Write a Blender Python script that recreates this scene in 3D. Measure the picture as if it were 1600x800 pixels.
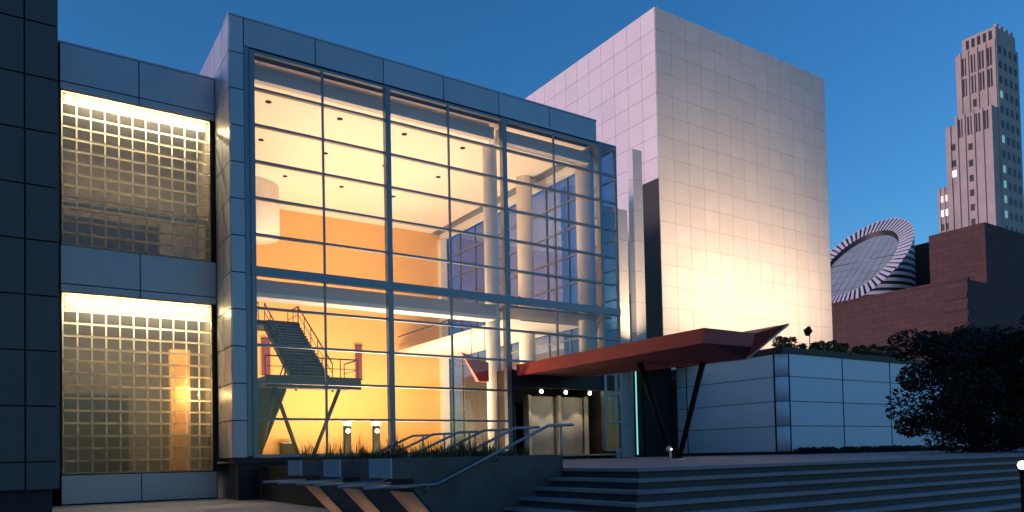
import bpy, math, random
from mathutils import Vector, Matrix
random.seed(7)
for o in list(bpy.data.objects): bpy.data.objects.remove(o)
scene = bpy.context.scene
COL = scene.collection
R = math.radians

# ------------------------------------------------------------------ camera
cam_d = bpy.data.cameras.new("camera"); cam = bpy.data.objects.new("camera", cam_d); COL.objects.link(cam)
cam_d.sensor_width = 36.0; cam_d.lens = 1186.4 / 1600 * 36.0
cam_d.shift_x = 0.0; cam_d.shift_y = (678 - 400) / 1600
cam_d.clip_start = 0.1; cam_d.clip_end = 6000
yaw, pitch, roll = R(33.57), R(1.64), R(-1.195)
fw = Vector((math.sin(yaw) * math.cos(pitch), math.cos(yaw) * math.cos(pitch), math.sin(pitch)))
rt0 = Vector((math.cos(yaw), -math.sin(yaw), 0)); up0 = rt0.cross(fw)
rt = math.cos(roll) * rt0 + math.sin(roll) * up0
up = -math.sin(roll) * rt0 + math.cos(roll) * up0
mw = Matrix((rt, up, -fw)).transposed().to_4x4(); mw.translation = (0, 0, 1.6)
cam.matrix_world = mw
scene.camera = cam

# ------------------------------------------------------------------ sky, sun, exposure
SUN_EL, SUN_AZ = R(3.0), R(285.0)           # dusk glow low in the west (-X); azimuth clockwise from +Y
w = bpy.data.worlds.new("World"); scene.world = w; w.use_nodes = True
nt = w.node_tree; nt.nodes.clear()
sky = nt.nodes.new("ShaderNodeTexSky"); sky.sky_type = 'NISHITA'; sky.sun_disc = False
sky.sun_elevation = SUN_EL; sky.sun_rotation = SUN_AZ; sky.altitude = 50
sky.air_density = 1.0; sky.dust_density = 0.2; sky.ozone_density = 3.5
hs = nt.nodes.new("ShaderNodeHueSaturation"); hs.inputs['Saturation'].default_value = 1.10; hs.inputs['Hue'].default_value = 0.505
bg = nt.nodes.new("ShaderNodeBackground"); bg.inputs['Strength'].default_value = 0.15
out = nt.nodes.new("ShaderNodeOutputWorld")
nt.links.new(sky.outputs[0], hs.inputs['Color']); nt.links.new(hs.outputs[0], bg.inputs['Color']); nt.links.new(bg.outputs[0], out.inputs[0])
sd = bpy.data.lights.new("sun", 'SUN'); sd.energy = 0.78; sd.angle = R(8); sd.color = (1.0, 0.62, 0.74)
sun = bpy.data.objects.new("sun", sd); COL.objects.link(sun)
sdir = Vector((math.sin(SUN_AZ) * math.cos(SUN_EL), math.cos(SUN_AZ) * math.cos(SUN_EL), math.sin(SUN_EL)))
sun.rotation_euler = sdir.to_track_quat('Z', 'Y').to_euler(); sun.location = (-60, 20, 40)
vs = scene.view_settings
vs.view_transform = 'Standard'; vs.look = 'None'; vs.exposure = 1.4; vs.gamma = 1.0; vs.use_curve_mapping = False
scene.cycles.use_denoising = True
scene.cycles.max_bounces = 7; scene.cycles.transparent_max_bounces = 24; scene.cycles.diffuse_bounces = 4
scene.cycles.sample_clamp_indirect = 4.0

# ------------------------------------------------------------------ materials
MATS = {}
def mat(name, col, rough=0.6, metal=0.0, var=0.05, noise=0.0, nscale=3.0, bump=0.0, bscale=30.0, emit=None, estr=0.0, spec=0.5, transl=0.0):
    m = bpy.data.materials.new(name); m.use_nodes = True; n = m.node_tree; b = n.nodes["Principled BSDF"]
    b.inputs['Roughness'].default_value = rough; b.inputs['Metallic'].default_value = metal
    b.inputs['Specular IOR Level'].default_value = spec
    oi = n.nodes.new("ShaderNodeObjectInfo"); mr = n.nodes.new("ShaderNodeMapRange")
    mr.inputs['To Min'].default_value = 1 - var; mr.inputs['To Max'].default_value = 1 + var
    n.links.new(oi.outputs['Random'], mr.inputs['Value'])
    val = mr.outputs['Result']
    tc = n.nodes.new("ShaderNodeTexCoord")
    if noise > 0:
        ge = n.nodes.new("ShaderNodeNewGeometry")
        nz = n.nodes.new("ShaderNodeTexNoise"); nz.inputs['Scale'].default_value = nscale; nz.inputs['Detail'].default_value = 6; nz.inputs['Roughness'].default_value = .65
        n.links.new(ge.outputs['Position'], nz.inputs['Vector'])
        m2 = n.nodes.new("ShaderNodeMapRange"); m2.inputs['From Min'].default_value = .3; m2.inputs['From Max'].default_value = .7
        m2.inputs['To Min'].default_value = 1 - noise; m2.inputs['To Max'].default_value = 1 + noise
        n.links.new(nz.outputs['Fac'], m2.inputs['Value'])
        mu = n.nodes.new("ShaderNodeMath"); mu.operation = 'MULTIPLY'
        n.links.new(val, mu.inputs[0]); n.links.new(m2.outputs['Result'], mu.inputs[1]); val = mu.outputs[0]
        m3 = n.nodes.new("ShaderNodeMapRange"); m3.inputs['To Min'].default_value = max(0, rough - .12); m3.inputs['To Max'].default_value = min(1, rough + .12)
        n.links.new(nz.outputs['Fac'], m3.inputs['Value']); n.links.new(m3.outputs['Result'], b.inputs['Roughness'])
    vm = n.nodes.new("ShaderNodeVectorMath"); vm.operation = 'SCALE'; vm.inputs[0].default_value = col
    n.links.new(val, vm.inputs['Scale']); n.links.new(vm.outputs[0], b.inputs['Base Color'])
    if bump > 0:
        nb = n.nodes.new("ShaderNodeTexNoise"); nb.inputs['Scale'].default_value = bscale; nb.inputs['Detail'].default_value = 4
        n.links.new(tc.outputs['Object'], nb.inputs['Vector'])
        bp = n.nodes.new("ShaderNodeBump"); bp.inputs['Strength'].default_value = bump; bp.inputs['Distance'].default_value = .05
        n.links.new(nb.outputs['Fac'], bp.inputs['Height']); n.links.new(bp.outputs[0], b.inputs['Normal'])
    if emit:
        b.inputs['Emission Color'].default_value = (*emit, 1); b.inputs['Emission Strength'].default_value = estr
    if transl > 0:
        tr = n.nodes.new("ShaderNodeBsdfTranslucent"); n.links.new(vm.outputs[0], tr.inputs['Color'])
        mx = n.nodes.new("ShaderNodeMixShader"); mx.inputs[0].default_value = transl
        n.links.new(b.outputs[0], mx.inputs[1]); n.links.new(tr.outputs[0], mx.inputs[2])
        n.links.new(mx.outputs[0], n.nodes["Material Output"].inputs[0])
    MATS[name] = m; return m
def glass(name, tint, base=.05, graz=.6, haze=0.0, rough=.02):
    m = bpy.data.materials.new(name); m.use_nodes = True; n = m.node_tree; n.nodes.clear()
    o = n.nodes.new("ShaderNodeOutputMaterial"); t = n.nodes.new("ShaderNodeBsdfTransparent"); t.inputs[0].default_value = (*tint, 1)
    g = n.nodes.new("ShaderNodeBsdfGlossy"); g.inputs['Roughness'].default_value = rough; g.inputs[0].default_value = (.9, .95, 1, 1)
    lw = n.nodes.new("ShaderNodeLayerWeight"); lw.inputs[0].default_value = .5
    p = n.nodes.new("ShaderNodeMath"); p.operation = 'POWER'; p.inputs[1].default_value = 4
    a = n.nodes.new("ShaderNodeMath"); a.operation = 'MULTIPLY_ADD'; a.inputs[1].default_value = graz; a.inputs[2].default_value = base
    n.links.new(lw.outputs['Facing'], p.inputs[0]); n.links.new(p.outputs[0], a.inputs[0])
    mx = n.nodes.new("ShaderNodeMixShader"); n.links.new(a.outputs[0], mx.inputs[0])
    src = t.outputs[0]
    if haze > 0:
        tr = n.nodes.new("ShaderNodeBsdfTranslucent"); tr.inputs[0].default_value = (.9, .9, .86, 1)
        hz = n.nodes.new("ShaderNodeMixShader"); hz.inputs[0].default_value = haze
        n.links.new(t.outputs[0], hz.inputs[1]); n.links.new(tr.outputs[0], hz.inputs[2]); src = hz.outputs[0]
    n.links.new(src, mx.inputs[1]); n.links.new(g.outputs[0], mx.inputs[2]); n.links.new(mx.outputs[0], o.inputs[0])
    MATS[name] = m; return m
mat("alum", (.46, .48, .51), .36, .35, .07, .07, .5)
mat("alum_dark", (.105, .088, .086), .5, .15, .04, .05, 1.0)
mat("frame", (.22, .25, .28), .35, .6, .03)
mat("grout", (.30, .28, .28), .8)
mat("joint", (.015, .015, .017), .8)
mat("black_stone", (.010, .010, .012), .5, 0, .05, .2, 2)
mat("ceramic", (.72, .68, .68), .75, 0, .028, .05, .5, .02, 5, spec=.15)
mat("fin", (.62, .60, .60), .45, 0, .03, .05, .8)
mat("plaza", (.30, .31, .33), .6, 0, 0, .2, .35, .08, 8)
mat("riser_shaded", (.055, .053, .058), .7, 0, .08, .22, 1.3)  # darker than the treads: shade on the risers put into the colour
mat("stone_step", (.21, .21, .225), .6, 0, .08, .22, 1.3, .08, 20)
mat("concrete", (.11, .088, .08), .75, 0, .06, .3, 1.6, .12, 14)
mat("concrete_lit", (.44, .44, .45), .6, 0, .04, .12, 2.0)  # lighter than the body: sky light on the end faces put into the colour
mat("concrete_warm_lit", (.40, .28, .20), .7, 0, .05, .25, 2.5)  # warm light on the sloped foot baked into the stone colour
mat("ochre_wall", (.82, .47, .13), .55, 0, 0, .05, .35)
mat("ceiling", (.85, .77, .68), .7, 0, 0, .02, .3)
mat("white_paint", (.80, .78, .74), .5, 0, .02, .03, 1)
mat("lobby_floor", (.45, .38, .28), .25, 0, 0, .1, .6)
mat("beam_paint", (.50, .52, .54), .5, 0, .03)
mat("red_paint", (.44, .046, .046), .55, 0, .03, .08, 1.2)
mat("red_shaded", (.17, .035, .032), .6, 0, .03, .08, 1.2)  # darker copy of the red paint, with the canopy's underside shade in the colour
mat("alum_blue", (.72, .78, .84), .55, 0, .05, .04, .5)
mat("red_banner", (.17, .028, .02), .6)
mat("steel_dark", (.008, .008, .008), .6, 0, .05, spec=.2)
mat("steel_rail", (.30, .31, .33), .35, .8, .05)
mat("dark_clad", (.022, .020, .020), .6, 0, .05, .2, 2)
mat("drum", (.60, .54, .46), .95, 0, .03, .08, 2)
mat("brick", (.080, .043, .038), .85, 0, .03, .18, .6, .2, 6)
m = MATS["brick"]; n = m.node_tree; b = n.nodes["Principled BSDF"]; src = b.inputs['Base Color'].links[0].from_socket
ge = n.nodes.new("ShaderNodeNewGeometry"); sp = n.nodes.new("ShaderNodeSeparateXYZ"); n.links.new(ge.outputs['Position'], sp.inputs[0])
ad = n.nodes.new("ShaderNodeMath"); n.links.new(sp.outputs['X'], ad.inputs[0]); n.links.new(sp.outputs['Y'], ad.inputs[1])
cb = n.nodes.new("ShaderNodeCombineXYZ"); n.links.new(ad.outputs[0], cb.inputs[0]); n.links.new(sp.outputs['Z'], cb.inputs[1])
br = n.nodes.new("ShaderNodeTexBrick"); br.inputs['Scale'].default_value = 1.0; br.inputs['Brick Width'].default_value = 2.2; br.inputs['Row Height'].default_value = .8
br.inputs['Mortar Size'].default_value = .05; br.inputs['Color1'].default_value = (.9, .9, .9, 1); br.inputs['Color2'].default_value = (1.12, 1.1, 1.1, 1); br.inputs['Mortar'].default_value = (.65, .65, .65, 1)
n.links.new(cb.outputs[0], br.inputs['Vector'])
mx = n.nodes.new("ShaderNodeVectorMath"); mx.operation = 'MULTIPLY'; n.links.new(src, mx.inputs[0]); n.links.new(br.outputs['Color'], mx.inputs[1]); n.links.new(mx.outputs[0], b.inputs['Base Color'])
mat("brick_dark", (.05, .03, .03), .85, 0, .03, .2, .6)
mat("tower_stone", (.40, .36, .33), .8, 0, .04, .14, .12)
mat("window_dark", (.02, .022, .026), .4, 0, .1, spec=.25)
mat("stripe_light", (.64, .64, .67), .5, 0, .05)
mat("stripe_dark", (.02, .02, .022), .5)
mat("skylight", (.30, .38, .38), .5, 0, .05, .1, .3)
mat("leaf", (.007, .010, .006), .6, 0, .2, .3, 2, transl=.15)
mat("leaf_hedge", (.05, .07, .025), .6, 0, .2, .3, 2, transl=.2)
mat("bark", (.04, .03, .025), .9, 0, .1, .3, 4)
mat("grass", (.07, .08, .03), .6, 0, .2, .2, 3, transl=.25)
mat("soil", (.03, .024, .02), .95)
mat("block_bar", (.92, .88, .78), .5, 0, .02, transl=.92)
mat("room", (.15, .125, .098), .8, 0, .05, .1, .5)
mat("curtain_orange", (.80, .36, .08), .7, 0, .05)
mat("bulb", (.9, .8, .6), .4, emit=(1, .78, .45), estr=14)
mat("bulb_soft", (.9, .8, .6), .4, emit=(1, .82, .55), estr=5)
mat("bulb_entry", (.9, .85, .7), .4, emit=(1, .88, .62), estr=15)
mat("edge_glow_cyan", (.2, .6, .6), .4, emit=(.25, .95, .90), estr=.35)
mat("win_white", (.9, .85, .75), .4, emit=(1, .86, .70), estr=.7)
mat("win_pink", (.9, .5, .45), .4, emit=(1, .50, .42), estr=.45)
mat("win_green", (.3, .6, .55), .4, emit=(.28, .62, .52), estr=.15)
mat("trough_glow", (.9, .8, .6), .4, emit=(1, .72, .36), estr=6)
glass("glass", (.93, .96, .96), .045, .5)
glass("glass_side", (.32, .54, .76), .14, .6)  # blue tint carries the sky reflection on the side panes
glass("glass_block", (.84, .84, .80), .05, .35, .022, .15)
glass("glass_block_top", (.72, .70, .62), .03, .2, .14, .35)

# ------------------------------------------------------------------ builders
WL = {}
CACHE = {}
def link(o, parent, loc):
    COL.objects.link(o); loc = Vector(loc); WL[o.name] = loc
    if parent: o.parent = parent; o.location = loc - WL[parent.name]
    else: o.location = loc
    return o
def tag(o, label=None, cat=None, group=None, kind=None):
    if label: o["label"] = label
    if cat: o["category"] = cat
    if group: o["group"] = group
    if kind: o["kind"] = kind
    return o
def thing(name, label, cat, loc, group=None):
    return tag(link(bpy.data.objects.new(name, None), None, loc), label, cat, group)
def mesh(name, verts, faces, m, parent=None, loc=None, smooth=False):
    loc = Vector(loc) if loc is not None else sum((Vector(v) for v in verts), Vector()) / len(verts)
    me = bpy.data.meshes.new(name); me.from_pydata([tuple(Vector(v) - loc) for v in verts], [], faces); me.update()
    if m: me.materials.append(MATS[m])
    if smooth:
        for p in me.polygons: p.use_smooth = True
    return link(bpy.data.objects.new(name, me), parent, loc)
BF = [(0, 3, 2, 1), (4, 5, 6, 7), (0, 1, 5, 4), (1, 2, 6, 5), (2, 3, 7, 6), (3, 0, 4, 7)]
def bverts(lo, hi):
    (a, b, c), (d, e, f) = lo, hi
    return [(a, b, c), (d, b, c), (d, e, c), (a, e, c), (a, b, f), (d, b, f), (d, e, f), (a, e, f)]
def box(name, lo, hi, m, parent=None):
    lo = Vector(lo); hi = Vector(hi); c = (lo + hi) / 2; h = (hi - lo) / 2
    key = ("box", m, round(h.x, 3), round(h.y, 3), round(h.z, 3))
    if key not in CACHE:
        me = bpy.data.meshes.new(name); me.from_pydata(bverts(-h, h), [], BF); me.update(); me.materials.append(MATS[m]); CACHE[key] = me
    return link(bpy.data.objects.new(name, CACHE[key]), parent, c)
def ring(p, d, r, n, ref=None):
    d = Vector(d).normalized(); a = d.cross(Vector((0, 0, 1)) if abs(d.z) < .95 else Vector((1, 0, 0))).normalized(); b = d.cross(a)
    return [Vector(p) + r * (math.cos(t) * a + math.sin(t) * b) for t in (2 * math.pi * i / n for i in range(n))]
def tube_data(pts, rad, n=8):
    pts = [Vector(p) for p in pts]; rad = rad if isinstance(rad, (list, tuple)) else [rad] * len(pts)
    V = []; F = []
    for i, p in enumerate(pts):
        d = (pts[min(i + 1, len(pts) - 1)] - pts[max(i - 1, 0)])
        V += ring(p, d, rad[i], n)
    for i in range(len(pts) - 1):
        for k in range(n):
            F.append((i * n + k, i * n + (k + 1) % n, (i + 1) * n + (k + 1) % n, (i + 1) * n + k))
    F.append(tuple(range(n - 1, -1, -1))); F.append(tuple(range((len(pts) - 1) * n, len(pts) * n)))
    return V, F
def tube(name, pts, rad, m, parent=None, n=8, smooth=True):
    V, F = tube_data(pts, rad, n); return mesh(name, V, F, m, parent, None, smooth)
def prism(name, poly, z0, z1, m, parent=None):           # plan polygon (ccw) extruded up
    n = len(poly); V = [(x, y, z0) for x, y in poly] + [(x, y, z1) for x, y in poly]
    F = [tuple(range(n - 1, -1, -1)), tuple(range(n, 2 * n))] + [(i, (i + 1) % n, n + (i + 1) % n, n + i) for i in range(n)]
    return mesh(name, V, F, m, parent)
def lathe(name, prof, c, m, parent=None, n=20):
    V = []; F = []
    for r, z in prof:
        V += [(c[0] + r * math.cos(2 * math.pi * k / n), c[1] + r * math.sin(2 * math.pi * k / n), c[2] + z) for k in range(n)]
    for i in range(len(prof) - 1):
        for k in range(n): F.append((i * n + k, i * n + (k + 1) % n, (i + 1) * n + (k + 1) % n, (i + 1) * n + k))
    F.append(tuple(range(n - 1, -1, -1))); F.append(tuple(range((len(prof) - 1) * n, len(prof) * n)))
    return mesh(name, V, F, m, parent, None, True)
def lamp(kind, name, loc, parent, energy, color, aim=None, **kw):
    d = bpy.data.lights.new(name, kind); d.energy = energy; d.color = color
    for k, v in kw.items(): setattr(d, k, v)
    o = bpy.data.objects.new(name, d); link(o, parent, loc)
    if aim is not None: o.rotation_euler = (Vector(loc) - Vector(aim)).to_track_quat('Z', 'Y').to_euler()
    return o
G = .022                                                   # half joint between cladding panels
def panels_xz(parent, xs, zs, y, t, m, skip=None, name="panel"):          # facing -Y, front face at y
    for i in range(len(xs) - 1):
        for k in range(len(zs) - 1):
            if skip and skip(xs[i], xs[i + 1], zs[k], zs[k + 1]): continue
            box(name, (xs[i] + G, y, zs[k] + G), (xs[i + 1] - G, y + t, zs[k + 1] - G), m, parent)
def panels_yz(parent, ys, zs, x, t, m, skip=None, name="panel"):          # facing -X, face at x
    for i in range(len(ys) - 1):
        for k in range(len(zs) - 1):
            if skip and skip(ys[i], ys[i + 1], zs[k], zs[k + 1]): continue
            box(name, (x, ys[i] + G, zs[k] + G), (x + t, ys[i + 1] - G, zs[k + 1] - G), m, parent)
def lin(a, b, n): return [a + (b - a) * i / n for i in range(n + 1)]

# ------------------------------------------------------------------ ground, steps
tag(mesh("plaza", [(-1500, -1500, 0), (1500, -1500, 0), (1500, 1500, 0), (-1500, 1500, 0)], [(0, 1, 2, 3)], "plaza"), kind="structure")
ZP, PX, PY, TR, NS = 1.34, 8.85, 9.5, .34, 8
RI = ZP / NS
tag(box("platform", (PX + .1, PY + .1, 0.004), (70, 60, ZP), "stone_step"), kind="structure")
steps = tag(link(bpy.data.objects.new("steps", None), None, (PX, PY, 0)), kind="structure")
def ell(x0, y0, x1, y1, a, b):
    L = [(x0, y0), (70, y0), (70, y1), (x1, y1), (x1, 18.4), (x0, 18.4)]
    return [(x, y, a) for x, y in L] + [(x, y, b) for x, y in L], [(5, 4, 3, 2, 1, 0), (6, 7, 8, 9, 10, 11)] + [(i, (i + 1) % 6, 6 + (i + 1) % 6, 6 + i) for i in range(6)]
for n in range(0, NS):
    zt = ZP - n * RI; xo, yo = PX - n * TR, PY - n * TR
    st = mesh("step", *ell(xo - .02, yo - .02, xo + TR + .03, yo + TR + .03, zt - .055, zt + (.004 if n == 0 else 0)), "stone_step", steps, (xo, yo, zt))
    mesh("riser", *ell(xo + .05, yo + .05, xo + TR, yo + TR, max(.004, zt - RI), zt - .056), "riser_shaded", st)
tag(box("retaining_wall", (PX - .2, 18.45, .004), (PX - .004, 32, ZP + .02), "black_stone"), "black retaining wall below the glass lobby, left of the planters", "wall")
# ------------------------------------------------------------------ dark tower block at the left edge
t = thing("tower_block", "dark panelled tower block with black base at left edge", "building", (-6, 29, 0))
TYF = 24.5
box("wall", (-14.9, TYF + .06, .9), (1.1, 33.9, 19.4), "joint", t)
box("base", (-14.9, TYF + .3, .004), (1.02, 33.9, .9), "black_stone", t)
zs = [.93] + [1.70 + 1.53 * i for i in range(0, 12)]
panels_xz(t, [1.2 - .815 - 1.62 * i for i in range(9, -1, -1)] + [1.2], zs, TYF, .055, "alum_dark")
panels_yz(t, lin(TYF + .06, 33.9, 6), zs, 1.105, .055, "alum_dark")
box("sun_block_wing", (-46, -14, .004), (-38, 33.9, 19.4), "alum_dark", t)  # added unseen wing, keeps the low sun off the plaza and low walls
box("sun_block_link", (-38, TYF + .3, .004), (-14.96, 33.9, 19.3), "alum_dark", t)  # added unseen link between the tower and the sun-blocking wing
box("coping", (-14.95, TYF - .02, 19.41), (1.22, 33.95, 19.5), "alum_dark", t)

# ------------------------------------------------------------------ left wing with glass block windows
t = thing("wing_building", "low grey panelled wing with two glowing glass block windows", "building", (4.2, 36, 0))
YW = 34.6
XW = [-1.1, 1.72, 4.58, 7.60]
for z0, z1 in ((0.004, 1.22), (8.44, 10.35), (16.56, 18.40)):
    box("wall", (-1.1, YW + .06, z0), (7.58, YW + .5, z1), "joint", t)
panels_xz(t, [1.72, 4.58, 7.55], [.04, 1.20], YW, .055, "alum")
panels_xz(t, XW[1:], [8.46, 8.78, 10.33], YW, .055, "alum")
panels_xz(t, XW[1:], [16.58, 16.90, 18.45], YW, .055, "alum")
box("wall", (-1.1, YW + .06, 0.01), (1.70, YW + .5, 18.4), "alum_dark", t)
box("wall", (7.40, YW + .08, 1.22), (7.58, YW + .5, 16.56), "joint", t)
box("coping", (-1.1, YW - .01, 18.452), (7.59, YW + .6, 18.52), "alum", t)
box("roof", (-1.1, YW + .61, 18.1), (7.58, 48, 18.3), "joint", t)
for z0, z1 in ((1.20, 8.44), (10.33, 16.56)):                 # rooms behind the windows
    box("room_back", (-1.0, 38.6, z0), (7.58, 38.8, z1), "room", t)
    box("room_side", (1.3, YW + .52, z0), (1.5, 38.58, z1), "room", t)
    box("room_side", (7.42, YW + .52, z0), (7.57, 38.58, z1), "room", t)
    box("room_ceiling", (1.52, YW + .52, z1 + .02), (7.40, 38.58, z1 + .15), "room", t)
    box("room_floor", (1.52, YW + .52, z0 - .16), (7.40, 38.58, z0 - .02), "room", t)
def open_bar(lo, hi, parent):                                  # mortar bar, open towards the room
    lo = Vector(lo); hi = Vector(hi); c = (lo + hi) / 2; h = (hi - lo) / 2
    key = ("bar", round(h.x, 3), round(h.y, 3), round(h.z, 3))
    if key not in CACHE:
        me = bpy.data.meshes.new("mortar_bar"); me.from_pydata(bverts(-h, h), [], [f_ for f_ in BF if f_ != (2, 3, 7, 6)]); me.update(); me.materials.append(MATS["block_bar"]); CACHE[key] = me
    return link(bpy.data.objects.new("mortar_bar", CACHE[key]), parent, c)
def block_window(z0, z1, nr, first):
    wdw = link(bpy.data.objects.new("window", None), t, (4.58, YW, z0))
    xs = lin(1.80, 7.38, 11); zs = [z0 + .03] + lin(z0 + .03, z1 - first, nr)[1:] + [z1 - .02]
    yb = YW + .10
    for a, b in zip(xs, xs[1:]):
        for c, d in zip(zs, zs[1:]):
            box("glass_block", (a + .03, yb + .01, c + .035), (b - .03, yb + .09, d - .035), "glass_block_top" if d > z1 - .1 else "glass_block", wdw)
    for x in xs: open_bar((x - .028, yb - .004, z0 + .02), (x + .028, yb + .014, z1 - .01), wdw)
    for z in zs: open_bar((1.80, yb - .009, z - .040), (7.38, yb + .012, z + .040), wdw)
    box("added_trough", (1.82, yb + .58, z1 - .08), (7.36, yb + .72, z1 - .03), "frame", wdw)
    lamp('AREA', "added_trough_light", (4.58, yb + .65, z1 - .12), wdw, 220, (1, .80, .50), (4.58, yb + .02, z1 - 2.6), shape='RECTANGLE', size=5.4, size_y=.08)  # strip lamp added behind the glass to brighten the mortar bars
    for a, b in zip(xs, xs[1:]):
        c = (a + b) / 2
        lathe("ceiling_bulb", [(.03, -.11), (.10, -.07), (.13, 0), (.08, .08)], (c, yb + .24, z1 - .22), "bulb", wdw, 10)
    box("frame", (1.71, YW + .03, z0), (1.77, YW + .3, z1), "joint", wdw); box("frame", (7.41, YW + .03, z0), (7.47, YW + .3, z1), "joint", wdw)
    return wdw
block_window(1.22, 8.44, 13, .70)
block_window(10.35, 16.56, 12, .46)
box("room_cabinet", (1.9, 36.3, 1.21), (4.3, 36.9, 4.55), "dark_clad", t)
box("room_column", (5.95, 36.0, 1.21), (6.75, 36.5, 6.6), "curtain_orange", t)
box("room_ledge", (1.52, 35.3, 2.72), (7.38, 35.7, 2.80), "white_paint", t)
box("room_cabinet", (1.9, 36.6, 10.36), (5.6, 37.2, 12.1), "dark_clad", t)
box("room_ledge", (1.52, 35.3, 12.25), (7.38, 35.7, 12.33), "white_paint", t)
lamp('POINT', "room_light", (6.6, 35.5, 4.6), t, 34, (1, .66, .3), shadow_soft_size=.1)

# ------------------------------------------------------------------ glazed lobby building
t = thing("lobby_building", "glazed lobby building with grey panel frame, glowing orange inside", "building", (18, 42, 0))
YG, XL, XR, YB = 32.0, 7.61, 28.65, 52.0
GX = [8.52, 11.58, 14.68, 17.9, 21.12, 24.3, 27.47, 28.62]
GZ = [1.80 + 1.545 * i for i in range(12)]                  # 1.80 .. 18.8
PZ = [1.74] + [3.27 + 1.531 * i for i in range(12)]
# panel frame
box("wall", (XL + .06, YG + .06, 1.74), (8.30, YG + .9, 20.02), "joint", t)
box("wall", (8.30, YG + .06, 18.93), (27.24, YG + .9, 20.02), "joint", t)
box("wall", (XL + .06, YG + .9, 1.74), (XL + .5, YB, 20.02), "joint", t)
panels_xz(t, [XL, 8.20], PZ, YG, .055, "alum")
panels_xz(t, [8.20, 8.52 + 2.75, 14.5, 17.65, 20.85, 24.05, 27.30], [18.93, 20.11], YG, .055, "alum")
panels_yz(t, [YG + .06, 33.32, 34.63, 37, 39.6, 42.2, 44.8, 47.4, YB], PZ, XL, .055, "alum", lambda a, b, c, d: a > 34.6 and d < 18)
box("reveal", (8.20, YG + .01, 1.8), (8.42, YG + .5, 18.92), "frame", t)
box("coping", (XL - .01, YG - .015, 20.11), (27.32, YG + .95, 20.18), "alum", t)
box("base", (XL + .25, YG + .25, .004), (21.4, YB, 1.50), "black_stone", t)
box("base", (21.41, 36.8, .004), (XR - .02, YB, 1.50), "black_stone", t)
box("base", (XL + .05, YG + .05, 1.50), (21.4, YG + .9, 1.735), "black_stone", t)
# curtain wall front
ENT0, ENT1, ENTZ = 21.12, 27.47, 5.72
def in_entry(a, b, c, d): return a >= ENT0 - .1 and b <= ENT1 + .1 and d < 6.5 and c < 5
for a, b in zip(GX, GX[1:]):
    for k, (c, d) in enumerate(zip(GZ, GZ[1:])):
        if in_entry(a, b, c, d): continue
        box("pane", (a + .04, YG + .09, c + .03), (b - .04, YG + .11, d - .03), "glass", t)
for i, x in enumerate(GX):
    hw = .13 if i in (2, 4) else (.10 if i in (0, 6) else .045)
    dp = .30 if i in (0, 2, 4, 6) else .14
    z0 = GZ[0] if i not in (5,) else GZ[3]
    if i == 7: z0 = ZP + .01
    box("mullion", (x - hw, YG - (.05 if dp > .2 else 0), z0), (x + hw, YG - .05 + dp, 18.85), "frame", t)
for k, z in enumerate(GZ):
    hh = .19 if k == 5 else (.06 if k in (0, 11) else .05)
    x1 = XR if k > 2 or k == 0 else XR
    segs = [(8.42, XR + .05)] if k >= 3 else [(8.42, ENT0), (ENT1, XR + .05)]
    for s in segs:
        box("transom", (s[0], YG - .02 if k != 5 else YG - .08, z - hh), (s[1], YG + .16, z + hh), "frame", t)
box("glass_roof", (27.35, YG + .02, 18.92), (XR + .1, YB, 19.02), "frame", t)
# curtain wall on the east side
SY = [YG + .05] + [YG + 2.22 * i for i in range(1, 9)] + [YB]
SZ = [1.8 + 1.70 * i for i in range(11)]
for a, b in zip(SY, SY[1:]):
    for c, d in zip(SZ, SZ[1:]):
        box("pane", (XR - .01, a + .05, c + .05), (XR + .01, b - .05, d - .05), "glass_side", t)
for i, y in enumerate(SY): box("mullion", (XR - .08, y - .05, 1.5), (XR + .07, y + .05, 18.92), "frame", t)
for z in SZ: box("transom", (XR - .07, YG + .1, z - .05), (XR + .06, YB, z + .05), "frame", t)
# lobby interior
box("floor", (8.2, YG + .3, 1.51), (XR - .1, YB, 1.60), "lobby_floor", t)
box("back_wall", (XL + .5, YB, 1.5), (XR, YB + .3, 20.0), "ochre_wall", t)
box("side_wall", (XL + .51, YG + 1, 1.6), (XL + .75, YB - .01, 18.9), "white_paint", t)
box("ceiling", (8.3, YG + .2, 18.95), (XR - .12, YB - .02, 19.1), "ceiling", t)
box("roof", (8.1, YG + .95, 19.2), (27.3, YB, 19.5), "joint", t)
box("cornice", (22.0, 34.4, 18.55), (XR - .15, 34.9, 18.94), "white_paint", t)
box("cornice", (XR - .6, 34.9, 18.55), (XR - .15, YB - .02, 18.94), "white_paint", t)
box("beam", (8.6, 32.75, 18.0), (21.0, 33.1, 18.62), "beam_paint", t)
box("beam", (21.3, 32.75, 18.0), (27.4, 33.1, 18.62), "beam_paint", t)
box("beam", (8.6, 32.75, 8.78), (20.9, 33.1, 9.36), "beam_paint", t)
box("beam_flange", (8.6, 32.65, 8.58), (20.85, 33.5, 8.77), "white_paint", t)
box("ceiling_bulkhead", (8.3, 33.2, 18.55), (21, 33.5, 18.94), "ceiling", t)
lathe("ceiling_drum", [(1.9, -3.2), (1.9, 0)], (12.6, 48.5, 18.94), "white_paint", t, 32)
for (x, y, r, z0, z1) in ((21.3, 33.7, .38, 1.6, 18.0), (26.9, 38.6, .5, 1.6, 18.94), (27.75, 33.7, .52, 5.8, 18.94)):
    lathe("column", [(r, 0), (r, z1 - z0)], (x, y, z0), "white_paint", t, 28)
box("column", (XR - .75, YB - .5, 1.6), (XR - .2, YB - .01, 18.5), "white_paint", t)
box("balcony_slab", (24.1, 35.2, 9.20), (XR - .15, YB - .6, 9.55), "white_paint", t)
box("balcony_soffit", (21.6, 32.4, 9.24), (XR - .2, 35.19, 9.34), "alum_dark", t)
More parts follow.
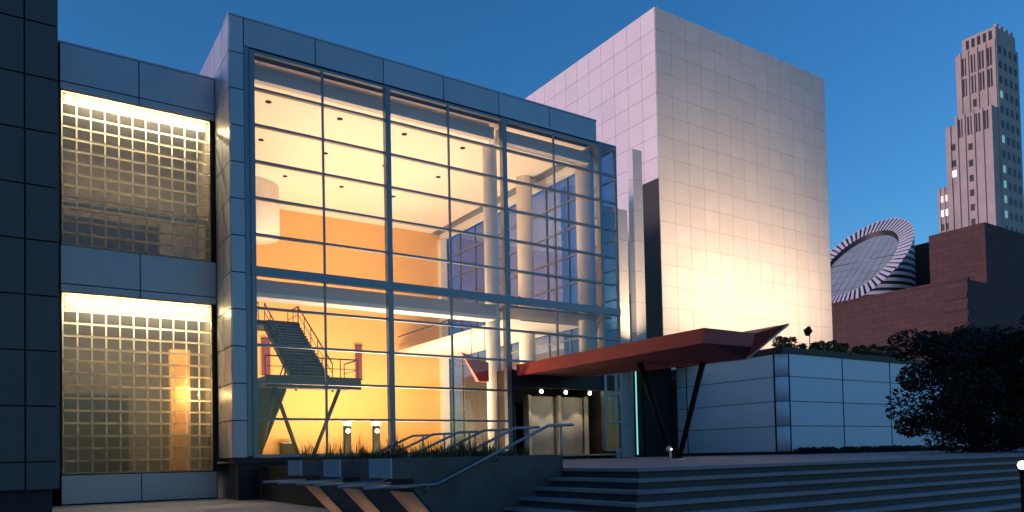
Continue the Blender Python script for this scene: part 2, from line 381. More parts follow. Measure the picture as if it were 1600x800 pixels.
tube("balcony_rail", [(24.15, 35.3, 10.6), (24.15, YB - .6, 10.6)], .04, "steel_dark", t)
rng = random.Random(3)
for i in range(4):
    for k in range(3):
        x, y = 10.5 + i * 3.6 + (k % 2) * .9, 36.5 + k * 4.6
        d = lathe("downlight", [(.15, -.015), (.15, .0), (.10, .03)], (x, y, 18.93), "steel_dark", t, 14)
# floor uplights added out of sight behind the sill to light ceiling and walls
WARM = (1.0, .66, .40)
for (x0, x1, y0, y1, e) in ((14.9, 20.5, 46.5, 47.5, 560), (15.2, 20.6, 39.5, 41.5, 1050), (20.5, 26.5, 44, 46, 450), (11, 20, 34.6, 35.4, 420)):
    box("added_uplight_base", (x0, y0, 1.605), (x1, y1, 1.63), "frame", t)
    lamp('AREA', "added_uplight", ((x0 + x1) / 2, (y0 + y1) / 2, 1.66), t, e, WARM, ((x0 + x1) / 2, (y0 + y1) / 2 + .01, 10), shape='RECTANGLE', size=x1 - x0, size_y=y1 - y0)

# entry vestibule under the canopy
box("vestibule_wall", (21.25, YG + .02, ZP + .004), (21.45, 36.5, 6.0), "dark_clad", t)
box("vestibule_wall", (28.25, YG + .4, ZP + .01), (28.5, 36.5, 6.0), "dark_clad", t)
box("vestibule_wall", (21.25, 36.51, ZP + .004), (28.5, 36.7, 6.0), "dark_clad", t)
box("vestibule_ceiling", (21.46, YG + .02, 5.76), (28.2, 36.5, 5.96), "dark_clad", t)
box("vestibule_lintel", (21.46, YG + .03, 5.1), (28.2, YG + .3, 5.75), "dark_clad", t)
box("vestibule_floor", (21.46, YG + .3, ZP + .004), (28.2, 36.5, ZP + .012), "lobby_floor", t)
def half_drum(cx, cy, r, z0, z1):
    n = 14; V = []; F = []
    for z in (z0, z1): V += [(cx + r * math.cos(a), cy - r * .55 * math.sin(a), z) for a in (math.pi * i / n for i in range(n + 1))]
    for i in range(n): F.append((i + 1, i, n + 1 + i, n + 2 + i))
    F += [tuple(range(n + 1)), tuple(range(2 * n + 1, n, -1)), (0, n, 2 * n + 1, n + 1)]
    return mesh("door_drum", V, F, "drum", t, None, True)
for i, cx in enumerate((24.75, 26.85)): half_drum(cx, 34.6, 1.02, ZP + .015, 4.85)
half_drum(23.1, 35.2, .5, ZP + .015, 4.4)
for x in (23.75, 25.8, 27.75): box("door_post", (x - .09, 33.95, ZP + .015), (x + .09, 34.15, 4.9), "drum", t)
for x, z in ((23.85, 5.0), (25.5, 5.0), (27.2, 5.0)):
    lathe("entry_light", [(.03, -.08), (.07, -.05), (.085, 0), (.06, .09)], (x, 33.0, z), "bulb_entry", t, 12)
    tube("entry_light_stem", [(x, 33.0, z + .1), (x, 33.0, 5.75)], .02, "steel_dark", t, 6)
    lamp('SPOT', "entry_spot", (x, 33.0, z - .14), t, 24, (1, .78, .52), (x, 33.75, 1.6), spot_size=R(80), spot_blend=.4, shadow_soft_size=.05)

# staircase in the lobby
s = thing("lobby_staircase", "dark steel switchback staircase behind the left glass bays", "staircase", (12.3, 38, 1.6))
box("landing", (10.2, 36.6, 5.25), (15.0, 38.6, 5.66), "steel_dark", s)
box("landing_edge", (10.2, 36.52, 5.12), (15.05, 36.59, 5.72), "steel_dark", s)
def flight(x0, x1, y0, z0, y1, z1, n):
    for i in range(n):
        y = y0 + (y1 - y0) * (i + .5) / n; z = z0 + (z1 - z0) * (i + 1) / n
        box("tread", (x0 + .06, y - .19, z - .06), (x1 - .06, y + .19, z), "steel_dark", s)
        box("riser", (x0 + .06, y + (.12 if y1 > y0 else -.14), z - .3), (x1 - .06, y + (.16 if y1 > y0 else -.1), z - .061), "steel_dark", s)
    for x in (x0, x1):
        V = []
        for dx in (-.05, .05): V += [(x + dx, y0, z0 - .1), (x + dx, y1, z1 - .1), (x + dx, y1, z1 - .5), (x + dx, y0, z0 - .5)]
        mesh("stringer", V, [(0, 1, 2, 3), (7, 6, 5, 4), (0, 4, 5, 1), (1, 5, 6, 2), (2, 6, 7, 3), (3, 7, 4, 0)], "steel_dark", s)
flight(12.35, 14.3, 38.6, 5.66, 44.2, 9.7, 20)
flight(9.5, 11.8, 38.6, 5.66, 44.6, 1.6, 20)
box("upper_landing", (9.2, 44.2, 9.45), (14.4, 46.4, 9.72), "steel_dark", s)
def rail(pts, posts, h=1.0):
    tube("handrail", [(x, y, z + h) for x, y, z in pts], .04, "steel_dark", s, 6)
    tube("handrail", [(x, y, z + h * .5) for x, y, z in pts], .02, "steel_dark", s, 6)
    for x, y, z in posts: tube("baluster", [(x, y, z), (x, y, z + h)], .025, "steel_dark", s, 6)
def seg(a, b, n): return [tuple(Vector(a).lerp(Vector(b), i / n)) for i in range(n + 1)]
for x in (12.35, 14.3): rail([(x, 38.6, 5.66), (x, 44.2, 9.7)], seg((x, 38.6, 5.66), (x, 44.2, 9.7), 5))
for x in (9.5, 11.8): rail([(x, 38.6, 5.66), (x, 44.6, 1.6)], seg((x, 38.6, 5.66), (x, 44.6, 1.6), 5))
rail([(10.25, 36.7, 5.66), (14.95, 36.7, 5.66), (14.95, 38.6, 5.66)], seg((10.25, 36.7, 5.66), (14.95, 36.7, 5.66), 5) + [(14.95, 38.6, 5.66)])
rail([(9.3, 44.25, 9.72), (12.0, 44.25, 9.72)], seg((9.3, 44.25, 9.72), (12.0, 44.25, 9.72), 4))
rail([(14.35, 44.3, 9.72), (14.35, 46.3, 9.72)], seg((14.35, 44.3, 9.72), (14.35, 46.3, 9.72), 2))
for a, b in (((11.0, 37.8, 5.24), (12.25, 37.8, 1.61)), ((14.35, 37.8, 5.24), (12.85, 37.8, 1.61)), ((11.0, 37.8, 5.24), (10.2, 37.8, 1.61))):
    tube("strut", [a, b], .10, "steel_dark", s, 10)

def banner(label, x0, x1, z0, z1):
    b = thing("wall_banner", label, "banner", ((x0 + x1) / 2, 51.9, z0), "red banners on the orange wall")
    box("cloth", (x0, 51.86, z0), (x1, 51.90, z1), "red_banner", b)
    for z in (z0, z1): tube("rod", [(x0 - .06, 51.88, z), (x1 + .06, 51.88, z)], .035, "steel_dark", b, 6)
banner("tall red banner on the orange wall, right of the stair landing", 20.95, 21.45, 7.35, 9.85)
banner("red banner at the far left of the lobby, beside the stair", 14.3, 14.85, 7.4, 9.9)
for lb, x in (("slim lobby lamp post with round light, left one of two", 14.05), ("slim lobby lamp post with round light, one by the thick mullion", 15.6)):
    p = thing("lamp_post", lb, "lamp", (x, 36, 1.6), "slim lamp posts in the lobby")
    box("post", (x - .17, 35.9, 1.6), (x + .17, 36.1, 3.25), "steel_dark", p)
    box("cap", (x - .2, 35.86, 3.26), (x + .2, 36.14, 3.58), "white_paint", p)
    V, F = tube_data([(x, 35.89, 3.0), (x, 35.84, 3.0)], .105, 16); mesh("round_light", V, F, "bulb_soft", p)
c = thing("cabinet", "small dark cabinet standing low against the orange wall", "cabinet", (16, 51.4, 1.6))
box("body", (15.4, 51.0, 1.6), (16.3, 51.9, 2.75), "steel_dark", c); box("top", (15.36, 50.96, 2.751), (16.34, 51.95, 2.80), "steel_rail", c)
f = thing("red_wing", "red folded metal wing hanging inside the glass beside the white column", "sculpture", (20, 33.5, 5.4))
mesh("blade", [(18.95, 33.0, 6.85), (20.55, 33.0, 6.4), (20.55, 33.0, 5.42), (19.95, 33.0, 5.42), (18.95, 33.06, 6.85), (20.55, 33.5, 6.4), (20.55, 33.5, 5.42), (19.95, 33.3, 5.42)],
     [(0, 1, 2, 3), (7, 6, 5, 4), (0, 4, 5, 1), (1, 5, 6, 2), (2, 6, 7, 3), (3, 7, 4, 0)], "red_paint", f)
for x in (19.6, 20.4): tube("hanger", [(x, 33.1, 6.3), (x, 33.1, 8.6)], .015, "steel_dark", f, 5)

# ------------------------------------------------------------------ entrance canopy
c = thing("entrance_canopy", "dark red folded entrance canopy on slanting black struts", "canopy", (23.5, 25, ZP))
XA, YA, YE = 21.52, 19.4, 31.9
At, Ab = (XA, YE, 6.22), (XA, YE, 5.64); Bt, Bb = (XA, YA, 6.20), (XA, YA, 5.64)
Ct, Cb = (24.42, YA, 6.20), (24.2, YA, 5.66); Dt = (26.35, YA - .1, 6.72); K1 = (25.25, 20.6, 5.40); K2 = (25.25, YE, 5.72)
Ce = (24.42, YE, 6.20); De = (26.35, YE, 6.72)
mesh("fascia", [At, Ab, Bb, Bt, Cb, Ct, (XA + .12, YE, 6.22), (XA + .12, YE, 5.64), (XA + .12, YA + .12, 5.64), (XA + .12, YA + .12, 6.2), (24.2, YA + .12, 5.66), (24.42, YA + .12, 6.2)],
     [(0, 1, 2, 3), (3, 2, 4, 5), (6, 9, 8, 7), (9, 11, 10, 8), (0, 3, 9, 6), (3, 5, 11, 9), (1, 7, 8, 2), (2, 8, 10, 4), (4, 10, 11, 5), (0, 6, 7, 1)], "red_paint", c)
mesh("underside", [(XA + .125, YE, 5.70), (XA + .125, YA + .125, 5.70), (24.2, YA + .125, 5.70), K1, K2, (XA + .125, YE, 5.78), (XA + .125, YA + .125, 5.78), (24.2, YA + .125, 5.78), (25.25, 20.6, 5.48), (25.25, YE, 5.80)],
     [(0, 4, 3), (0, 3, 1), (1, 3, 2), (5, 8, 9), (5, 6, 8), (6, 7, 8), (0, 1, 6, 5), (1, 2, 7, 6), (2, 3, 8, 7), (3, 4, 9, 8), (4, 0, 5, 9)], "red_shaded", c)
mesh("top_deck", [(XA + .125, YA + .125, 6.12), (24.4, YA + .125, 6.12), (24.4, YE, 6.12), (XA + .125, YE, 6.12), (XA + .125, YA + .125, 6.18), (24.4, YA + .125, 6.18), (24.4, YE, 6.18), (XA + .125, YE, 6.18)], BF, "red_paint", c)
mesh("wing", [Ct, Cb, K1, Dt, Ce, K2, De, (26.38, YA - .1, 6.66), (26.38, YE, 6.66), (25.32, 20.6, 5.36), (25.32, YE, 5.68)],
     [(0, 1, 2, 3), (0, 3, 6, 4), (2, 9, 7, 3), (3, 7, 8, 6), (9, 10, 8, 7), (4, 6, 8, 10, 5), (2, 5, 10, 9)], "red_paint", c)
tube("edge_trim", [(25.34, 20.6, 5.38), (26.40, YA - .1, 6.70)], .055, "white_paint", c, 6)
tube("strut", [(24.95, 22.6, 5.46), (24.7, 23.9, ZP)], [.13, .11], "steel_dark", c, 12)
tube("strut", [(23.2, 24.7, 5.66), (24.55, 24.2, ZP)], [.13, .11], "steel_dark", c, 12)
lathe("strut_shoe", [(.32, 0), (.32, .06), (.2, .12)], (24.62, 24.05, ZP), "steel_dark", c, 16)

# ------------------------------------------------------------------ theatre fly tower
t = thing("theatre_tower", "tall pale panelled theatre box, floodlit from its base", "building", (51, 50, 0))
XB, YX, XE, YE2, HT = 40.55, 40.5, 61.6, 66, 35.1
box("wall", (XB + .04, YX + .04, .004), (XE - .06, YE2, HT - .06), "grout", t)
G = .013
zc = [HT - 1.62 * i for i in range(20, -1, -1)]; zc = [z for z in zc if z > 7.4]
panels_xz(t, lin(XB, XE, 13), zc, YX, .035, "ceramic")
yc = [YX + .06] + [YX + 1.57 * i for i in range(1, 16)]
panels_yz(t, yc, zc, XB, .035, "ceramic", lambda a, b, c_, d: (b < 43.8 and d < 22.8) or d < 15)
box("tall_dark_panel", (XB + .02, YX + .1, 7.4), (XB + .038, 43.6, 22.4), "dark_clad", t)  # flat dark panel where the ceramic panels are left out
box("coping", (XB - .005, YX - .005, HT - .02), (XE, YE2, HT + .03), "ceramic", t)
G = .022
# vertical fins beside it
def fin(lbl, x0, x1, y, d, z1):
    f = thing("fin_wall", lbl, "wall", ((x0 + x1) / 2, y, ZP), "pale fin walls between lobby and theatre")
    box("core", (x0 + .03, y + .05, ZP), (x1 - .03, y + d - .02, z1 - .03), "joint", f)
    n = int((z1 - ZP) / 2.0)
    for a, b in zip(lin(ZP, z1, n), lin(ZP, z1, n)[1:]): box("panel", (x0, y, a + .012), (x1, y + d, b - .012), "fin", f)
fin("tall narrow pale fin wall next to the theatre box", 35.2, 36.05, 37.6, .5, 22.2)
fin("shorter pale fin wall next to the glass corner", 32.0, 34.2, 37.2, .5, 17.7)
k = thing("glass_edge_glow", "thin vertical cyan edge glow of a glass fin beside the entrance", "glass edge", (34.3, 36.9, ZP))
box("housing", (34.22, 36.92, ZP), (34.42, 37.05, 7.4), "steel_dark", k); box("tube", (34.29, 36.86, ZP + .15), (34.355, 36.918, 7.0), "edge_glow_cyan", k)  # emissive strip paints the lit edge of a glass fin, no lamp

# ------------------------------------------------------------------ low panel building in front of the theatre
t = thing("low_building", "low blue grey panel building with rounded corner and roof plants", "building", (45, 33, ZP))
XP, YP, ZT = 37.45, 27.9, 7.25
RC = .55
zr = [ZP + .16, 3.0, 4.45, 5.9, ZT]
box("wall", (XP + .06, YP + RC, ZP), (XP + 26, 36.3, ZT - .05), "joint", t)
box("wall", (XP + RC, YP + .06, ZP), (XP + 26, YP + RC, ZT - .05), "joint", t)
panels_yz(t, [YP + RC + .08, 35.4, 36.3], zr, XP, .055, "alum_blue")
panels_xz(t, [XP + RC + .08, 43.3, 48.6, 53.9, 58.9, XP + 26], zr, YP, .055, "alum_blue")
for a, b in zip(zr, zr[1:]):
    n = 8; V = []; F = []
    for z in (a + G, b - G):
        V += [(XP + RC - RC * math.cos(u), YP + RC - RC * math.sin(u), z) for u in (math.pi / 2 * i / n for i in range(n + 1))]
        V += [(XP + RC - (RC - .05) * math.cos(u), YP + RC - (RC - .05) * math.sin(u), z) for u in (math.pi / 2 * i / n for i in range(n + 1))]
    m_ = n + 1
    for i in range(n):
        F += [(i, i + 1, 2 * m_ + i + 1, 2 * m_ + i), (m_ + i + 1, m_ + i, 3 * m_ + i, 3 * m_ + i + 1), (2 * m_ + i, 2 * m_ + i + 1, 3 * m_ + i + 1, 3 * m_ + i), (i + 1, i, m_ + i, m_ + i + 1)]
    mesh("corner_panel", V, F, "alum_blue", t, None, True)
for p in ((XP - .02, YP + RC - .02, XP + .06, YP + RC + .07), (XP + RC - .02, YP - .02, XP + RC + .07, YP + .06), (43.26, YP - .015, 43.34, YP + .05), (48.56, YP - .015, 48.64, YP + .05), (53.86, YP - .015, 53.94, YP + .05), (XP - .015, 35.36, XP + .05, 35.44)):
    box("joint_cover", (p[0], p[1], ZP + .05), (p[2], p[3], ZT), "joint", t)
box("kick_base", (XP + .03, YP + .2, ZP - .003), (XP + 25.9, 36.25, ZP + .15), "black_stone", t)
box("parapet_cap", (XP - .08, YP - .08, ZT + .003), (XP + 26.05, YP + .75, ZT + .35), "dark_clad", t)
box("parapet_cap", (XP - .08, YP + .76, ZT + .003), (XP + .67, 36.3, ZT + .35), "dark_clad", t)
box("roof", (XP + .68, YP + .76, ZT - .04), (XP + 28, 40.4, ZT + .02), "concrete", t)
d = thing("shade_panel", "black panel standing for the shaded void between the fin walls and panel building", "shade panel", (36.4, 36.6, ZP))
box("leaf", (34.65, 36.7, ZP), (37.4, 36.85, 7.3), "dark_clad", d); box("header", (30.5, 34.6, 7.31), (XP - .1, 37.1, 7.5), "dark_clad", d)  # black sheet put where the open entry void lies in shade
box("frame", (34.5, 36.5, ZP), (34.64, 37.0, 7.3), "steel_dark", d)
# floodlights on the low roofs that wash the theatre box and the fins
FL = [(41.6, 31.2, ZT + .02, 225, (42.0, 40.4, 17)), (46.0, 31.2, ZT + .02, 200, (46.2, 40.4, 16)), (50.4, 31.2, ZT + .02, 175, (50.4, 40.4, 15)), (54.8, 31.2, ZT + .02, 185, (54.8, 40.4, 16)), (59.4, 31.2, ZT + .02, 155, (58.8, 40.4, 17)), (34.2, 34.9, 7.5, 95, (34.2, 37.4, 15))]
FN = ("leftmost floodlight of the row on the low roof", "second floodlight from the left on the low roof", "middle floodlight of the row on the low roof", "fourth floodlight from the left on the low roof", "rightmost floodlight of the row on the low roof", "floodlight at the foot of the pale fin walls")
for (x, y, z, e, aim), n in zip(FL, FN):
    b = thing("roof_floodlight", n, "floodlight", (x, y, z), "floodlights washing the theatre walls")
    box("housing", (x - .35, y - .25, z + .003), (x + .35, y + .15, z + .33), "steel_dark", b)
    lamp('AREA', "beam", (x, y, z + .40), b, e, (1, .66, .37), aim, shape='RECTANGLE', size=.8, size_y=.3, spread=R(88))
b = thing("pole_floodlight", "round floodlight on a thin pole above the roof plants", "floodlight", (43.15, 30, ZT))
tube("pole", [(43.12, 30, ZT), (43.12, 30, 9.0)], .03, "steel_dark", b, 6)
V, F = tube_data([(43.14, 30.02, 9.55), (43.12, 30.1, 9.3), (43.1, 30.16, 8.95)], [.1, .3, .12], 12); mesh("head", V, F, "steel_dark", b, None, True)

# ------------------------------------------------------------------ planting
def leaves(rg, n, inside, size, blobs):
    V = []; F = []
    for i in range(n):
        bx, by, bz, br, bh = rg.choice(blobs)
        while True:
            u = Vector((rg.uniform(-1, 1), rg.uniform(-1, 1), rg.uniform(-1, 1)))
            if u.length <= 1 and u.length > inside * rg.random(): break
        p = Vector((bx + u.x * br, by + u.y * br, bz + u.z * bh)); s = size * rg.uniform(.6, 1.3)
        a = Vector((rg.gauss(0, 1), rg.gauss(0, 1), rg.gauss(0, .6))).normalized(); b = a.cross(Vector((rg.gauss(0, 1), rg.gauss(0, 1), rg.gauss(0, 1)))).normalized()
        k = len(V); V += [p - a * s, p + b * s * .45, p + a * s, p - b * s * .45]; F.append((k, k + 1, k + 2, k + 3))
    return V, F
def tree(label, x, y, z, h, r, nb, nl, seed, low=.25):
    rg = random.Random(seed); t = thing("dark_tree", label, "tree", (x, y, z), "dark trees at the right edge")
    blobs = []
    for i in range(nb):
        a = rg.uniform(0, 6.28); q = r * math.sqrt(rg.random()) * .8; hz = rg.uniform(low, .88)
        br = r * rg.uniform(.22, .42) * (1.15 - .5 * hz)
        blobs.append((x + q * math.cos(a) * (1.1 - .5 * abs(hz - .5)), y + q * math.sin(a), z + h * hz, br, br * rg.uniform(.6, .9)))
    tube("trunk", [(x, y, z), (x + .1, y, z + h * .3), (x, y + .1, z + h * .6)], [r * .09, r * .07, r * .03], "bark", t)
    for b in blobs[:10]: tube("limb", [(x + .05, y, z + h * .28), ((x + b[0]) / 2, (y + b[1]) / 2, z + h * .3 + (b[2] - z - h * .3) * .6), b[:3]], [r * .04, r * .025, .02], "bark", t, 5)
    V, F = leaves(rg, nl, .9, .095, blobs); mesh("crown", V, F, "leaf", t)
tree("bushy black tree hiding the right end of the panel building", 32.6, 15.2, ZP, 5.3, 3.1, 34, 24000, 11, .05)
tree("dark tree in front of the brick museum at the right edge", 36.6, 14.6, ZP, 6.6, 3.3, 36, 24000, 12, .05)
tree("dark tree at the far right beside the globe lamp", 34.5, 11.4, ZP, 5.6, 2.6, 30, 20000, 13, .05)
hx = XP + .2; i = 0
spots = [(XP + .15 + .62 * q, YP + .35) for q in range(3)] + [(XP + 3.6 + .62 * q, YP + .35) for q in range(6)] + [(XP + 7.9 + .66 * q, YP + .35) for q in range(9)] + [(XP + 2.4, YP + .4)]
ORD = "first second third fourth fifth sixth seventh eighth ninth tenth eleventh twelfth thirteenth fourteenth fifteenth sixteenth seventeenth eighteenth".split()
for i, (x, y) in enumerate(spots):
    rg = random.Random(40 + i); hgt = rg.uniform(.5, .85) * (.45 if i == len(spots) - 1 else 1)
    sh = thing("roof_shrub", ("low mounded shrub in the gap behind the rounded roof corner" if i == len(spots) - 1 else ORD[i] + " dark shrub along the low roof edge, counted from the rounded corner"), "shrub", (x, y, ZT + .35), "shrubs along the low roof edge")
    V, F = leaves(rg, 420, .8, .075, [(x, y, ZT + .35 + hgt * .5, .36, hgt * .5), (x + .1, y, ZT + .35 + hgt * .8, .22, .16), (x - .12, y, ZT + .5, .3, .2)])
    mesh("foliage", V, F, "leaf_hedge", sh); tube("stem", [(x, y, ZT + .34), (x, y, ZT + .35 + hgt * .5)], .02, "bark", sh, 5)
rg = random.Random(5)
V, F = leaves(rg, 9000, .8, .08, [(XP + .4 + q * .33, YP - .9 + rg.uniform(-.5, .5), ZP + .12, .45, .28) for q in range(46)])
tag(mesh("ground_cover", V, F, "leaf"), "low dark ground cover planted along the panel building", "plants", kind="stuff")

# ------------------------------------------------------------------ planters, stair rails
PLY = [11.6 + 2.32 * i for i in range(3)]
names = ("nearest", "middle", "farthest")
for i, y0 in enumerate(PLY):
    p = thing("planter", ("nearest long dark concrete planter, beside the broad steps", "middle long concrete planter between the stair rails", "farthest concrete planter, nearest the glass lobby")[i], "planter", (7.1, y0 + .45, 0), "long concrete planters on the stairs")
    X0, X1, y1 = 5.29, 8.84, y0 + .91
    # body undercut towards the low end
    prof = [(X0 + .02, 1.25), (X0 + .02, 1.60), (X1, 1.60), (X1, .02), (X0 + 1.35, .02), (X0 + .40, 1.04), (X0 + .40, 1.25)]
    n = len(prof); V = [(x, y0, z) for x, z in prof] + [(x, y1, z) for x, z in prof]
    F = [tuple(range(n)), tuple(range(2 * n - 1, n - 1, -1))] + [(k, n + k, n + (k + 1) % n, (k + 1) % n) for k in range(n)]
    mesh("body", V, F, "concrete", p)
    box("end_face", (X0 - .02, y0 + .01, 1.262), (X0 + .018, y1 - .01, 1.598), "concrete_lit", p)
    V = [(X0 + .385, y0 + .01, 1.02), (X0 + .385, y1 - .01, 1.02), (X0 + 1.33, y1 - .01, .006), (X0 + 1.33, y0 + .01, .006)]
    V += [Vector(v) + Vector((-.03, 0, -.0)) for v in V]
    mesh("sloped_foot", V, [(3, 2, 1, 0), (4, 5, 6, 7), (0, 1, 5, 4), (1, 2, 6, 5), (2, 3, 7, 6), (3, 0, 4, 7)], "concrete_warm_lit", p)
    box("ground_light", (X0 + .35, y0 + .12, .004), (X0 + .5, y1 - .12, .03), "steel_dark", p)
    lamp('AREA', "foot_light", (X0 + .42, (y0 + y1) / 2, .04), p, 1.1, (1, .66, .42), (X0 + .9, (y0 + y1) / 2, .6), shape='RECTANGLE', size=.6, size_y=.08)
    box("soil", (X0 + .12, y0 + .1, 1.601), (X1 - .12, y1 - .1, 1.606), "soil", p)
    rg = random.Random(60 + i); V = []; F = []
    for q in range(26):
        cx, cy = rg.uniform(X0 + .25, X1 - .25), rg.uniform(y0 + .2, y1 - .2); hh = rg.choice((.16, .22, .3, .5)) * rg.uniform(.8, 1.15)
        for b in range(22):
            a = rg.uniform(0, 6.28); l = rg.uniform(.4, 1.1) * hh; lean = rg.uniform(.1, .8) * l
            bx, by = cx + rg.gauss(0, .05), cy + rg.gauss(0, .05); wv = Vector((-math.sin(a), math.cos(a), 0)) * .008
            p0 = Vector((bx, by, 1.604)); p1 = p0 + Vector((math.cos(a) * lean * .4, math.sin(a) * lean * .4, l * .65)); p2 = p0 + Vector((math.cos(a) * lean, math.sin(a) * lean, l))
            k = len(V); V += [p0 - wv, p0 + wv, p1 + wv * .7, p1 - wv * .7, p2]; F += [(k, k + 1, k + 2, k + 3), (k + 3, k + 2, k + 4)]
    g = mesh("tuft_grass", V, F, "grass"); tag(g, "spiky grass tufts growing in the " + names[i] + " planter", "grass", "planter grasses", "stuff")
lab = ["stair handrail in front of the nearest planter", "handrail just behind the nearest planter", "handrail just before the middle planter", "handrail just behind the middle planter", "handrail just before the farthest planter", "handrail just behind the farthest planter"]
for i, y in enumerate((11.5, 12.63, 13.82, 14.95, 16.14, 17.27)):
    h = thing("handrail", "grey steel " + lab[i], "handrail", (7.0, y, 0), "steel handrails on the plaza stairs")
    p0, p1, p2, p3 = (4.75, y, 1.12), (6.05, y, 1.14), (8.45, y, 2.15), (9.05, y, 2.17)
    tube("rail", [p0, p1, Vector(p1) + Vector((.05, 0, .012)), Vector(p2) - Vector((.06, 0, .03)), p2, p3], .028, "steel_rail", h, 8)
    tube("post", [(8.75, y, ZP + .004), (8.75, y, 2.15)], .022, "steel_rail", h, 8)
    yn = min((q for p_ in PLY for q in (p_, p_ + .91)), key=lambda q: abs(q - y))
    for xq, zq in ((5.9, 1.13), (7.3, 1.64)): tube("bracket", [(xq, y, zq), (xq, y, zq - .12), (xq, yn, min(zq - .12, 1.5))], .012, "steel_rail", h, 6)

# ------------------------------------------------------------------ small lights on the plaza
b = thing("path_light", "short path light with glowing head near the canopy strut", "lamp", (18.2, 18.0, ZP))
tube("post", [(18.2, 18.0, ZP), (18.2, 18.0, ZP + .30)], .045, "drum", b); lathe("head", [(.03, -.09), (.10, -.05), (.11, .02), (.06, .1), (.01, .12)], (18.15, 18.0, ZP + .36), "drum", b, 14)
lathe("lens", [(.01, -.02), (.03, 0), (.01, .02)], (18.13, 17.885, ZP + .36), "bulb_soft", b, 10)
k = thing("ground_fixture", "small flat white disc on the platform beside the path light", "fixture", (18.75, 18.0, ZP))
lathe("disc", [(.12, .004), (.13, .02), (.10, .035)], (18.75, 18.0, ZP), "white_paint", k, 16); lathe("rim", [(.135, .004), (.135, .012)], (18.75, 18.0, ZP), "white_paint", k, 16)
b = thing("globe_lamp", "lit white globe bollard lamp at the far right", "lamp", (11.1, 4.62, 0))
tube("post", [(11.1, 4.62, .004), (11.1, 4.62, 1.28)], .035, "steel_dark", b); lathe("globe", [(.01, -.055), (.04, -.04), (.055, 0), (.04, .04), (.01, .055)], (11.1, 4.62, 1.335), "bulb_soft", b, 16)
tube("collar", [(11.1, 4.62, 1.24), (11.1, 4.62, 1.285)], .05, "steel_dark", b)

# ------------------------------------------------------------------ brick museum with striped turret
t = thing("brick_museum", "brown brick museum block with stepped roofline behind the trees", "building", (130, 70, 0))
XM, YM, HM = 115.8, 54.4, 25.8
box("lower_block", (XM, YM, .004), (XM + 60, 120, HM), "brick", t)
box("upper_block", (121.9, 53.6 + .9, HM), (175, 62.8, 35.1), "brick", t)
for q in range(7): box("louver_band", (XM - .25, YM + .02, 12.6 + q * 1.75), (XM - .01, YM + 3.3, 13.5 + q * 1.75), "brick", t)
box("rear_block", (137.5, 66, HM), (176, 76, 38.3), "brick_dark", t)
box("parapet", (XM - .12, YM - .12, HM + .001), (XM + .5, 120, HM + .35), "brick", t)
t = thing("striped_turret", "striped stone cylinder turret with slanted round skylight", "turret", (126, 77.5, HM))
CX, CY, RT, ZC = 125.9, 77.4, 8.9, 34.6
dv = Vector((CX, CY, 0)).normalized(); rv = Vector((dv.y, -dv.x, 0)); gx = dv * .88 + rv * .50          # height gradient of the cut
def cutz(x, y, off=0): return ZC + gx.x * (x - CX) + gx.y * (y - CY) + off
NT = 96; ang = [2 * math.pi * i / NT for i in range(NT)]
V = [(CX + RT * math.cos(a), CY + RT * math.sin(a), HM) for a in ang] + [(CX + RT * math.cos(a), CY + RT * math.sin(a), cutz(CX + RT * math.cos(a), CY + RT * math.sin(a))) for a in ang]
ri = RT - 2.3
V += [(CX + ri * math.cos(a), CY + ri * math.sin(a), cutz(CX + ri * math.cos(a), CY + ri * math.sin(a))) for a in ang] + [(CX + ri * math.cos(a), CY + ri * math.sin(a), cutz(CX + ri * math.cos(a), CY + ri * math.sin(a), -1.6)) for a in ang]
F = []
for i in range(NT):
    j = (i + 1) % NT
    F += [(i, j, NT + j, NT + i), (NT + i, NT + j, 2 * NT + j, 2 * NT + i), (2 * NT + i, 2 * NT + j, 3 * NT + j, 3 * NT + i)]
mesh("drum", V, F, "stripe_dark", t)
def arc_band(z0, z1):
    V = []; F = []; r0, r1 = RT + .0, RT + .10
    for i in range(NT):
        a, b2 = ang[i], 2 * math.pi * (i + 1) / NT; q = []
        for u in (a, b2):
            x, y = CX + r1 * math.cos(u), CY + r1 * math.sin(u); c_ = cutz(x, y, -.05); q.append((x, y, min(z0, c_), min(z1, c_)))
        if q[0][3] - q[0][2] < .02 and q[1][3] - q[1][2] < .02: continue
        k = len(V)
        for (x, y, lo, hi) in q:
            nx, ny = CX + (x - CX) * r0 / r1, CY + (y - CY) * r0 / r1
            V += [(x, y, lo), (x, y, hi), (nx, ny, hi), (nx, ny, lo)]
        F += [(k, k + 4, k + 5, k + 1), (k + 1, k + 5, k + 6, k + 2), (k, k + 3, k + 7, k + 4)]
    if F: mesh("stripe_band", V, F, "stripe_light", t)
z = HM + .2
while z < 42: arc_band(z, z + .55); z += 1.1
NR = 64
for i in range(NR):
    a0, a1 = 2 * math.pi * i / NR, 2 * math.pi * (i + .55) / NR; V = []
    for off in (.004, .10):
        for r, u in ((RT + .08, a0), (RT + .08, a1), (ri - .02, a1), (ri - .02, a0)):
            x, y = CX + r * math.cos(u), CY + r * math.sin(u); V.append((x, y, cutz(x, y, off)))
    mesh("rim_stripe", V, BF, "stripe_light", t)
V = [(CX + (ri - .05) * math.cos(a), CY + (ri - .05) * math.sin(a), cutz(CX + ri * math.cos(a), CY + ri * math.sin(a), -1.0)) for a in ang]
V += [(x, y, z - .2) for x, y, z in V]
mesh("skylight", V, [tuple(range(NT)), tuple(range(2 * NT - 1, NT - 1, -1))], "skylight", t)
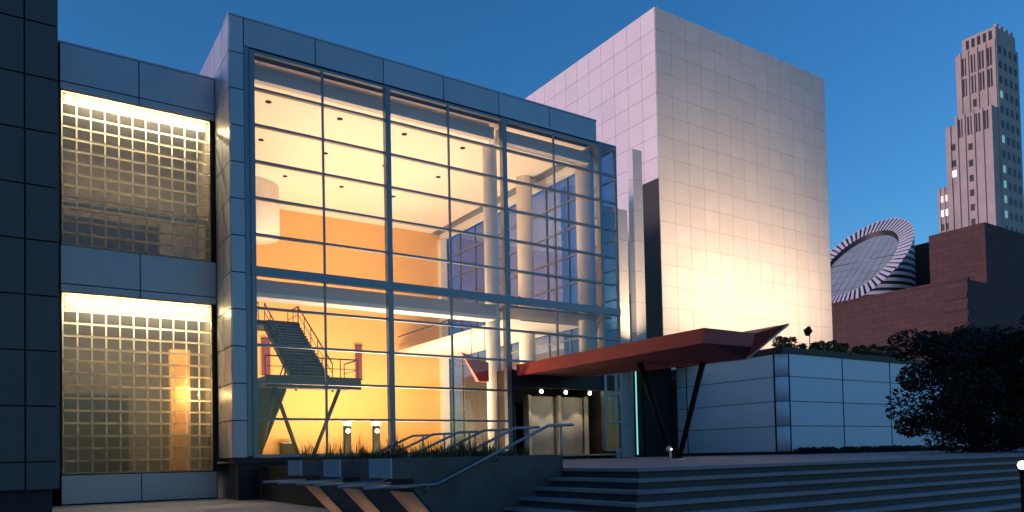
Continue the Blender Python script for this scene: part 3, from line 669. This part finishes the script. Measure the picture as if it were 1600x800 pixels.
for q in range(-4, 5):
    for ax in (0, 1):
        o = q * 1.4; L = math.sqrt(max(0, (ri - .2) ** 2 - o * o))
        A_, B_ = ((o, -L), (o, L)) if ax == 0 else ((-L, o), (L, o))
        P_ = [(CX + u[0], CY + u[1], cutz(CX + u[0], CY + u[1], -.97)) for u in (A_, B_)]
        tube("skylight_bar", P_, .03 if not (q == 1 and ax == 0) else .12, "frame", t, 5)

# ------------------------------------------------------------------ old stone skyscraper
t = thing("stone_skyscraper", "tall stepped stone skyscraper with a few lit windows", "building", (285, 125, 0))
X1, Y1 = 271.3, 115.6; X2 = 267.3
box("upper_shaft", (X1, Y1, 0.01), (X1 + 15.4, 128.6, 135.2), "tower_stone", t)
box("crown", (X1 + .6, Y1 + .4, 135.2), (X1 + 14.6, 126.6, 140.2), "tower_stone", t)
box("lower_shaft", (X2, Y1 + .3, 0.01), (X1 - .01, 127.4, 112.6), "tower_stone", t)
box("middle_setback", (X2 + .2, 127.41, 0.01), (X1 + 14, 130.9, 110.4), "tower_stone", t)
box("low_setback", (X2 + .1, 130.91, 0.01), (X1 + 13, 134.2, 90.2), "tower_stone", t)
for y in (116.2, 119.0, 121.7, 124.6, 127.0):
    box("pilaster", (X2 - .5, y - .35, 70), (X2 - .01, y + .35, 112.9), "tower_stone", t)
    box("pilaster", (X1 - .5, y - .35, 112.61), (X1 - .01, y + .35, 135.6), "tower_stone", t)
for y in (129.3, 131.9, 133.5): box("pilaster", (X2 - .35, y - .25, 70), (X2 + .19, y + .25, 90.4 if y > 131 else 110.6), "tower_stone", t)
def wx(y, z, m="window_dark", x=X2, hy=.75, hz=1.1): box("window", (x - .06, y - hy, z - hz), (x + .05, y + hy, z + hz), m, t)
for z in (101.3, 95.8, 90.7, 85.8, 80.9, 76): wx(122.9 - .0, z, hy=.7)
for y in (117.4, 118.2, 119.9, 120.8, 122.4, 123.4, 125.3, 126.2):
    for z0, z1 in ((105.4, 111.6),): wx(y, (z0 + z1) / 2, hy=.28, hz=(z1 - z0) / 2)
    for z0, z1 in ((120.4, 126.5), (127.5, 133.6)): wx(y, (z0 + z1) / 2, x=X1, hy=.28, hz=(z1 - z0) / 2)
wx(122.6, 117.0, x=X1, hy=.8, hz=1.3)
for y in (117.6, 119.4, 121.2, 123.0, 124.8): wx(y, 137.8, x=X1 + .6, hy=.5, hz=1.5)
for z in (103, 97.5): wx(128.4, z, x=X2 + .2, hy=.6)
wx(128.4, 94.0, "win_white", X2 + .2, .6)
for y in (131.4, 132.7):
    wx(y, 86.5, "win_pink", X2 + .1, .42); wx(y, 81.6, "win_white", X2 + .1, .42); wx(y, 76.8, "window_dark", X2 + .1, .42)
rg = random.Random(9)
for r_ in range(13):
    z = 72.5 + 5.0 * r_
    for q in range(4):
        x = X1 + 2.2 + q * 3.6
        lit = q == 0 and r_ in (1, 2, 3, 4, 6, 9) or (q == 1 and r_ == 3 and False)
        box("window", (x - .9, Y1 - .06, z - 1.2), (x + .9, Y1 + .05, z + 1.2), "win_green" if lit else "window_dark", t)
for q in range(4): box("finial", (X1 + 2 + q * 3.4, Y1 + .5, 140.21), (X1 + 3.2 + q * 3.4, Y1 + 1.6, 141.6), "tower_stone", t)
